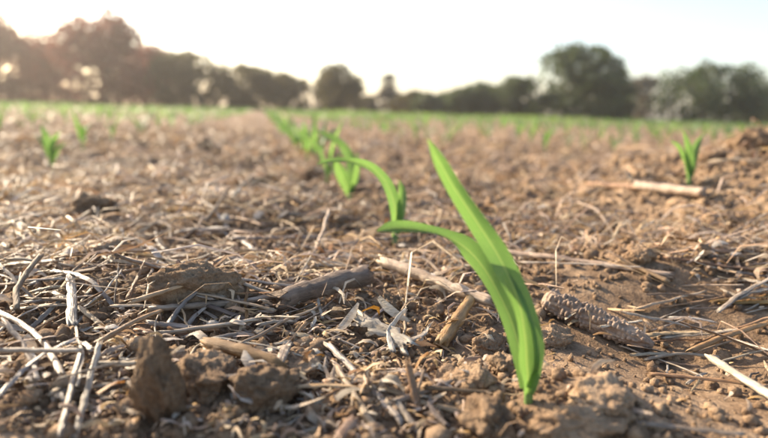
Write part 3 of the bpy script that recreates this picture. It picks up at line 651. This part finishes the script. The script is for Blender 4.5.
HERO = [
 ('dry_stalk', 'thick pale dry stalk with splintered end, pointing at the large seedling', (380, 263), (492, 306), 12, 'round', S_PALE, dict(nodes=2, l1=.020, l2=.014, segs=22, wig=.02)),
 ('dry_stalk', 'short stubby tan stalk leaning beside the large seedling', (440, 349), (473, 298), 14, 'round', S_TAN, dict(l2=.016, l1=.003, nodes=1, taper=.75)),
 ('root_piece', 'thick dark brown fibrous root piece lying behind the pale shreds', (280, 304), (368, 279), 20, 'round', S_BROWN, dict(l1=.013, l2=.014, taper=1.15, arch=.04, segs=18, wig=.03)),
 ('dry_stick', 'long knotty grey stick lying level left of the root piece', (150, 312), (282, 298), 8, 'round', S_GREY, dict(arch=-.03, nodes=3, l2=.006, l1=.012, segs=20)),
 ('dry_stick', 'straight brown stick reaching in from the left edge', (-12, 352), (82, 352), 7, 'round', S_TAN, dict(l1=.02, l2=.02)),
 ('dry_stick', 'dark curved stem standing up near the left edge', (12, 312), (37, 256), 7, 'round', S_BROWN, dict(bend=.12, l1=.015, l2=.03)),
 ('straw_stem', 'thin curved brown stem rising from the left straw', (180, 246), (233, 187), 5, 'round', S_BROWN, dict(bend=-.10, l1=.002, l2=.03, taper=.55)),
 ('dry_straw', 'broad silvery straw blade standing upright at the left', (73, 327), (71, 276), 10, 'strip', S_GREY, dict(l1=.008, l2=.016, roll=.4)),
 ('dry_stick', 'tan split stick slanting up above the tall soil block', (95, 345), (160, 312), 7, 'half', S_TAN, dict(l1=.012, l2=.022, arch=.05)),
 ('dry_straw', 'grey straw blade slanting through the front left pile', (60, 438), (80, 355), 8, 'half', S_GREY, dict(l1=.004, l2=.012, roll=.5)),
 ('dry_straw', 'curved silvery straw sweeping into the bottom left corner', (-5, 395), (70, 340), 7, 'strip', S_GREY, dict(bend=.2, l1=.012, l2=.012)),
 ('dry_straw', 'long pale straw arching across the left pile', (25, 290), (110, 325), 7, 'strip', S_PALE, dict(arch=.18, l1=.01, l2=.01)),
 ('dry_straw', 'pale flat straw fanning out below the upright blade', (75, 438), (100, 345), 8, 'strip', S_PALE, dict(l1=.004, l2=.015, twist=.6)),
 ('dry_straw', 'grey straw lying across the lower left corner', (0, 310), (70, 375), 8, 'half', S_GREY, dict(l1=.012, l2=.008, bend=.08)),
 ('dry_stick', 'long thin grey stalk running down at the front centre', (328, 346), (402, 424), 9, 'half', S_GREY, dict(l1=.010, l2=.004, segs=18)),
 ('dry_stick', 'tan split stalk lying at the bottom centre', (338, 371), (378, 436), 9, 'half', S_TAN, dict(l1=.010, l2=.004, taper=1.2)),
 ('husk_shred', 'large torn white husk shred beside the root piece', (362, 322), (412, 352), 17, 'strip', S_HUSK, dict(l1=.010, l2=.006, twist=.9, bend=.12, wig=.06)),
 ('husk_shred', 'narrow white husk shred curling upward near centre', (388, 352), (400, 312), 7, 'strip', S_HUSK, dict(l1=.008, l2=.018, twist=1.4, bend=.2)),
 ('husk_shred', 'crumpled pale husk shred ending under the pale stalk', (395, 350), (432, 330), 10, 'strip', S_PALE, dict(l1=.006, l2=.010, twist=-.9, bend=-.2)),
 ('stubble_stump', 'splintered tan stubble stump standing at the front', (418, 412), (408, 366), 11, 'half', S_TAN, dict(l1=.0, l2=.020, taper=.55)),
 ('stubble_stump', 'thin splinter standing beside the stubble stump', (412, 410), (424, 372), 6, 'half', S_BROWN, dict(l1=.0, l2=.016, taper=.5)),
 ('dry_twig', 'thin level twig left of the large seedling foot', (424, 389), (492, 394), 6, 'round', S_BROWN, dict(l1=.006, l2=.006)),
 ('dry_twig', 'short brown twig crossing under the front twig', (395, 404), (450, 384), 8, 'half', S_TAN, dict(l1=.004, l2=.004)),
 ('husk_flake', 'rust coloured husk flake at the bottom centre', (338, 440), (356, 420), 12, 'strip', S_RUST, dict(l1=.006, l2=.010, twist=.5)),
 ('bark_curl', 'curled dark bark strip with a pale rim in the front middle', (208, 346), (278, 368), 15, 'half', S_BROWN, dict(arch=.10, l1=.010, l2=.010, roll=.3)),
 ('dry_straw', 'short grey flat blade standing right of the bark curl', (276, 372), (287, 348), 11, 'strip', S_GREY, dict(l1=.006, l2=.014)),
 ('husk_flake', 'bright pale husk shard lying before the dark clods', (224, 380), (260, 373), 9, 'strip', S_HUSK, dict(l1=.010, l2=.010, twist=.3)),
 ('dry_straw', 'long ribbed straw blade lying level on the right soil', (503, 254), (668, 277), 9, 'half', S_TAN, dict(l1=.008, l2=.006, arch=.03, segs=22, bend=-.04)),
 ('dry_straw', 'pale split straw lying along the ribbed blade', (520, 263), (640, 268), 5, 'strip', S_PALE, dict(l1=.010, l2=.010, bend=.05)),
 ('dry_straw', 'thin dark straw end trailing down from the ribbed blade', (618, 262), (668, 284), 8, 'half', S_BROWN, dict(l1=.008, l2=.004)),
 ('dry_stalk', 'thick smooth tan stalk lying on the right below a seedling', (636, 188), (706, 196), 11, 'round', S_TAN, dict(l1=.006, l2=.006, nodes=1)),
 ('dry_stalk', 'dull brown stalk left of the thick smooth tan one', (590, 186), (640, 190), 8, 'round', S_BROWN, dict(l1=.006, l2=.006)),
 ('dry_stalk', 'thick bleached stalk at the right edge, lower half', (712, 362), (772, 400), 10, 'half', S_HUSK, dict(l1=.012, l2=.010, segs=18)),
 ('dry_straw', 'long bleached blade ending in the bottom right corner', (640, 425), (740, 436), 9, 'strip', S_GREY, dict(l1=.004, l2=.006)),
 ('dry_straw', 'bleached straw tongue beyond the right end of the cob', (640, 338), (700, 334), 9, 'strip', S_PALE, dict(l1=.006, l2=.008, bend=.1)),
 ('dry_straw', 'long pale straw sweeping to the right edge', (660, 340), (772, 326), 7, 'strip', S_PALE, dict(l1=.006, l2=.012, bend=-.07, segs=18)),
 ('dry_straw', 'tan straw lying over the heap at the right edge', (690, 352), (775, 322), 8, 'half', S_TAN, dict(l1=.008, l2=.014, arch=.04)),
 ('dry_straw', 'thin bleached straw in the heap near the right edge', (700, 330), (770, 352), 5, 'strip', S_HUSK, dict(l1=.010, l2=.014)),
 ('dry_straw', 'grey straw bent over at the right edge', (730, 302), (775, 288), 7, 'strip', S_GREY, dict(l1=.006, l2=.01, arch=.1)),
 ('dry_straw', 'pale straw slanting upward at the far right edge', (716, 312), (775, 276), 6, 'strip', S_PALE, dict(l1=.006, l2=.014, bend=.06)),
 ('dry_straw', 'dark straw lying low before the right heap', (650, 375), (768, 388), 6, 'half', S_TAN, dict(l1=.004, l2=.004, bend=.04)),
 ('dry_stick', 'thin level grey straw running behind the pale stalk', (232, 240), (332, 238), 5, 'round', S_GREY, dict(l1=.010, l2=.008, segs=16)),
 ('dry_stick', 'thin grey straw continuing towards the second seedling', (335, 246), (412, 236), 4, 'round', S_PALE, dict(l1=.008, l2=.008)),
 ('dry_stick', 'slender grey straw at a slant below the second seedling', (300, 280), (342, 252), 6, 'round', S_GREY, dict(l1=.006, l2=.012)),
 ('dry_straw', 'pale straw blade crossing above the wedge-shaped clod', (130, 305), (212, 278), 8, 'half', S_TAN, dict(l1=.022, l2=.020, taper=.5)),
 ('dry_straw', 'rust coloured upright blade behind the slanting pale stick', (128, 300), (145, 262), 6, 'strip', S_RUST, dict(l1=.012, l2=.030, taper=.4)),
 ('dry_straw', 'curved grey straw looping over the left heap', (52, 266), (112, 300), 7, 'strip', S_GREY, dict(arch=.2, l1=.015, l2=.012)),
 ('dry_straw', 'silvery straw blade lying level near the left edge', (0, 268), (66, 262), 7, 'half', S_PALE, dict(l1=.012, l2=.012)),
 ('dry_straw', 'white bent straw on top of the left middle residue', (190, 195), (226, 222), 5, 'strip', S_HUSK, dict(arch=.12, l1=.010, l2=.012)),
 ('dry_straw', 'short grey straw blade under the left curved stem', (225, 228), (255, 252), 6, 'strip', S_GREY, dict(l1=.008, l2=.010)),
 ('dry_straw', 'pale grey straw right of the wedge-shaped clod', (150, 325), (205, 332), 8, 'half', S_GREY, dict(l1=.010, l2=.008)),
 ('dry_straw', 'thin pale splinter on the lit soil at the right', (505, 250), (530, 236), 5, 'strip', S_PALE, dict(l1=.008, l2=.014)),
 ('dry_straw', 'short white splinter beside the middle of the cob', (600, 328), (640, 322), 5, 'strip', S_HUSK, dict(l1=.014, l2=.014)),
]
for (nm, lab, p1, p2, tp, kd, mt, kw) in HERO: stalk(nm, lab, p1, p2, tp, kd, mt, cat={'dry_stalk': 'stalk', 'dry_stick': 'stick', 'root_piece': 'root', 'husk_shred': 'husk', 'husk_flake': 'husk', 'stubble_stump': 'stubble', 'dry_twig': 'twig', 'bark_curl': 'bark', 'straw_stem': 'stem'}.get(nm, 'straw'), **kw)
# the old maize cob, its empty kernel sockets in rows
def cob():
    a, b = G(543, 308, .004), G(652, 356, .002); L = (b - a).length; n, m_ = 150, 96; t = np.linspace(0, 1, n); ph = np.linspace(0, 2 * np.pi, m_, endpoint=False)
    prof = .0118 * np.interp(t, [0, .04, .25, .7, .93, 1], [.45, .9, 1.0, .85, .55, .2])
    Tt, Pp = np.meshgrid(t, ph, indexing='ij'); row = np.floor(Pp / (2 * np.pi / 10)); k = np.abs(np.sin(Pp * 5)) ** .45 * np.abs(np.sin(np.pi * (Tt * 24 + .5 * (row % 2)))) ** .5
    nz = vnoise3(np.stack([Tt.ravel() * 22, np.cos(Pp.ravel()) * 3, np.sin(Pp.ravel()) * 3], -1), 2).reshape(n, m_)
    R = prof[:, None] * (.85 + .20 * k * np.clip(.75 + 1.2 * nz, 0.05, 1.3) + .12 * nz)
    V = np.stack([(Tt - .5) * L, R * np.cos(Pp), R * np.sin(Pp) + .0 * Tt], -1); V[..., 2] -= .006 * np.sin(Tt * 3.1) * 0
    V = V.reshape(-1, 3); i = np.arange(n * m_).reshape(n, m_); j = np.roll(i, -1, 1); Fq = np.stack([i[:-1], j[:-1], j[1:], i[1:]], -1).reshape(-1, 4)
    V = np.concatenate([V, [[-.5 * L, 0, 0], [.5 * L, 0, 0]]]); c = n * m_
    caps = np.array([(i[0, (q + 1) % m_], i[0, q], c) for q in range(m_)] + [(i[-1, q], i[-1, (q + 1) % m_], c + 1) for q in range(m_)])
    o = link('maize_cob', mesh_np('maize_cob', V, [Fq, caps]), COBM); o.matrix_world = Matrix.Translation((0, 0, .009)) @ frame(a, b, .3)
    tag(o, 'old weathered brown maize cob lying in the soil right of the seedling', 'cob')
cob()
# loose straw: shapes shared, every piece an object
def variant(k):
    r = random.Random(900 + k); kind = ('round', 'strip', 'half', 'strip', 'round', 'half')[k % 6]
    L = r.uniform(.03, .095); rad = r.uniform(.0005, .0014) if kind == 'round' else r.uniform(.0008, .0025)
    V, Fq = sweep(L, rad, kind, r.uniform(-.07, .07), r.uniform(-.02, .04), r.uniform(-1, 1) if kind == 'strip' else 0, 9, r, r.uniform(.5, 1.05), True, .02, 1 if kind == 'round' else 0)
    nm = {'round': 'straw_stem', 'strip': 'dry_straw', 'half': 'split_straw'}[kind]
    me = mesh_np(nm, V, Fq)
    mt = r.choice((S_PALE, S_PALE, S_TAN, S_TAN, S_GREY, S_BROWN, S_HUSK, S_TAN) if kind != 'strip' else (S_PALE, S_HUSK, S_TAN, S_GREY, S_PALE, S_RUST, S_TAN)); me.materials.append(mt)
    return nm, me, L, rad, mt
BLOCK = G(156, 424)
VAR = [variant(k) for k in range(48)]
WORD = {S_PALE: 'pale', S_TAN: 'tan', S_GREY: 'grey', S_BROWN: 'brown', S_HUSK: 'whitish', S_RUST: 'rust brown'}
KIND = {'straw_stem': 'straw stem', 'dry_straw': 'flat straw blade', 'split_straw': 'split straw'}
_r = random.Random(77); cnt = 0
while cnt < 520:
    d = .29 * (1.9 / .29) ** _r.random(); x = _r.uniform(-.70, .70) * d; y = d
    extra = cnt >= 300
    if extra and cnt < 470: d = y = _r.uniform(.31, .80); x = -_r.uniform(.10, .72) * d
    elif extra: y = d = _r.uniform(.38, .66); x = _r.uniform(.52, .74) * d
    sm = float(smooth_mask(np.array([x]), np.array([y]))[0])
    dens = 1.0 if x < -.02 * 1 else (.55 if d > .55 else .22)
    if sm > .25: dens *= .25
    if extra: dens = 1
    if _r.random() > dens: continue
    nm, me, L, rad, mt = VAR[_r.randrange(48)]; s = _r.uniform(.7, 1.2) * (1 if d < .8 else 1.25)
    heap = x < -.05 and d < .8
    yaw = _r.gauss(.15, .75 if not extra else .35) if not heap else _r.uniform(0, math.pi)
    pit = None if _r.random() < .75 else _r.uniform(-.5, .5)
    if math.hypot(x - _b1.x, y - _b1.y) < .05 or math.hypot(x - BLOCK.x, y - BLOCK.y) < .045: continue
    o = link(nm, me); o.matrix_world = rest(x, y, yaw, L * s, rad * s, _r.uniform(0, .012) if heap else _r.uniform(0, .004), pit) @ Matrix.Rotation(_r.uniform(-.6, .6), 4, 'X') @ Matrix.Scale(s, 4)
    z_ = ('in the heap at the front left' if heap else 'on the soil at the front' if d < .55 else 'in the middle distance' if d < 1.0 else 'far back before the blurred rows')
    lw = 'short' if L * s < .045 else 'long' if L * s > .085 else 'loose'
    tag(o, only('%s %s %s %s %%s' % (lw, WORD[mt], KIND[nm], heading(yaw)), x, y), 'straw', 'loose straw ' + z_); cnt += 1
# chaff: short curled slivers beyond counting
def chaff(name, n, d0, d1, L0, L1, W0, W1, label, bias, mat=S_CHAFF, lift=.006, seed=1, stand=.25):
    g = np.random.default_rng(seed)
    m0 = n * 3; d = np.exp(g.uniform(math.log(d0), math.log(d1), m0)); x = g.uniform(-.85, .85, m0) * (d + .04)
    patch = np.clip(.5 + 1.1 * vnoise2(x * 5, d * 7, 12) + .5 * vnoise2(x * 17, d * 20, 13), 0, 1)
    dens = (np.where(x < 0, 1, bias) * (1 - .8 * smooth_mask(x, d))) * (.10 + .90 * patch)
    k = g.random(m0) < dens; x, y = x[k][:n], d[k][:n]
    if d0 < 1:
        e = n // 3; ex, ey = g.uniform(-1.6, 1.6, e), g.uniform(-.5, 2.0, e); ke = np.abs(ex) > .8 * ey; x, y = np.concatenate([x, ex[ke]]), np.concatenate([y, ey[ke]])
    n = len(x)
    far_ = np.hypot(x - _b1.x, y - _b1.y + .012) > .022; x, y = x[far_], y[far_]; n = len(x)
    L = g.uniform(L0, L1, n) * np.exp(g.normal(0, .35, n)); W = g.uniform(W0, W1, n); yaw = g.normal(.1, 1.0, n); pit = g.normal(0, stand, n)
    t = np.linspace(-.5, .5, 4); arch = g.uniform(-.1, .35, n); bend = g.normal(0, .18, n); tw = g.normal(0, .9, n); roll = g.normal(0, .6, n)
    yc = np.clip(y, 0, 2.0); L = L * (.75 + .35 * yc); W = W * (.7 + .4 * yc); cx = t[None] * L[:, None]; q = (1 - 4 * t * t)[None]
    cy = bend[:, None] * L[:, None] * q; cz = arch[:, None] * L[:, None] * q
    V = np.empty((n, 4, 3, 3)); wp = np.array([.55, 1, .9, .3])
    for a, u in enumerate((-1, 0, 1)):
        ang = roll[:, None] + tw[:, None] * t[None]; ww = W[:, None] * wp[None] * .5
        oy = u * np.cos(ang) * ww - (abs(u) - 1) * 0 ; oz = u * np.sin(ang) * ww + (.35 * (1 - abs(u))) * ww
        lx, ly, lz = cx, cy + oy, cz + oz
        X = lx * np.cos(pit)[:, None] - lz * np.sin(pit)[:, None]; Z = lx * np.sin(pit)[:, None] + lz * np.cos(pit)[:, None]
        V[:, :, a, 0] = x[:, None] + X * np.cos(yaw)[:, None] - ly * np.sin(yaw)[:, None]
        V[:, :, a, 1] = y[:, None] + X * np.sin(yaw)[:, None] + ly * np.cos(yaw)[:, None]
        V[:, :, a, 2] = Z
    base = H(x, y) + np.abs(np.sin(pit)) * L * .35 + W * .3 + g.uniform(0, lift, n)
    V[..., 2] += base[:, None, None]
    i = np.arange(n * 12).reshape(n, 4, 3)
    Fq = np.stack([i[:, :-1, :-1], i[:, :-1, 1:], i[:, 1:, 1:], i[:, 1:, :-1]], -1).reshape(-1, 4)
    tint = np.repeat(g.random(n), 12)
    tag(link(name, mesh_np(name, V.reshape(-1, 3), Fq, attrs={'tint': tint}), mat), label, 'straw', kind='stuff')
chaff('straw_litter', 14000, .27, 2.4, .005, .016, .0012, .0044, 'countless short straw slivers littering the near soil', .5)
chaff('long_straw_litter', 7500, .42, 3.2, .022, .065, .0014, .0040, 'countless long straws tangled over the near and middle soil', .42, lift=.012, seed=5, stand=.16)
chaff('husk_litter', 700, .29, 1.5, .010, .026, .004, .010, 'countless torn whitish husk flakes strewn in the near straw', .35, mat=S_HUSK, lift=.008, seed=8, stand=.4)
chaff('rusty_husk_litter', 300, .29, 1.4, .008, .022, .003, .008, 'countless torn rust brown husk flakes in the near straw', .4, mat=S_RUST, lift=.010, seed=9, stand=.5)
chaff('far_straw_litter', 7000, 2.2, 14, .02, .06, .003, .009, 'countless straw pieces littering the distant field', .9, lift=.01, seed=2)

# ------------------------------------------------------------------ air
hz = bpy.data.meshes.new('haze')
x0, x1, y0, y1, z0, z1 = -331, 331, -7, 424, -1.2, 12.5
hz.from_pydata([(x, y, z) for x in (x0, x1) for y in (y0, y1) for z in (z0, z1)], [], [(0, 1, 3, 2), (4, 6, 7, 5), (0, 4, 5, 1), (2, 3, 7, 6), (0, 2, 6, 4), (1, 5, 7, 3)])
hm = bpy.data.materials.new('haze_air'); hm.use_nodes = True; nt = hm.node_tree; nt.nodes.remove(nt.nodes['Principled BSDF'])
pv = nt.nodes.new('ShaderNodeVolumePrincipled'); pv.inputs['Color'].default_value = (1, .96, .93, 1); pv.inputs['Density'].default_value = .0011; pv.inputs['Anisotropy'].default_value = .7
nt.links.new(pv.outputs[0], nt.nodes['Material Output'].inputs['Volume'])
ho = link('haze', hz, hm); tag(ho, 'thin warm haze in the air over the field', 'haze', kind='stuff')
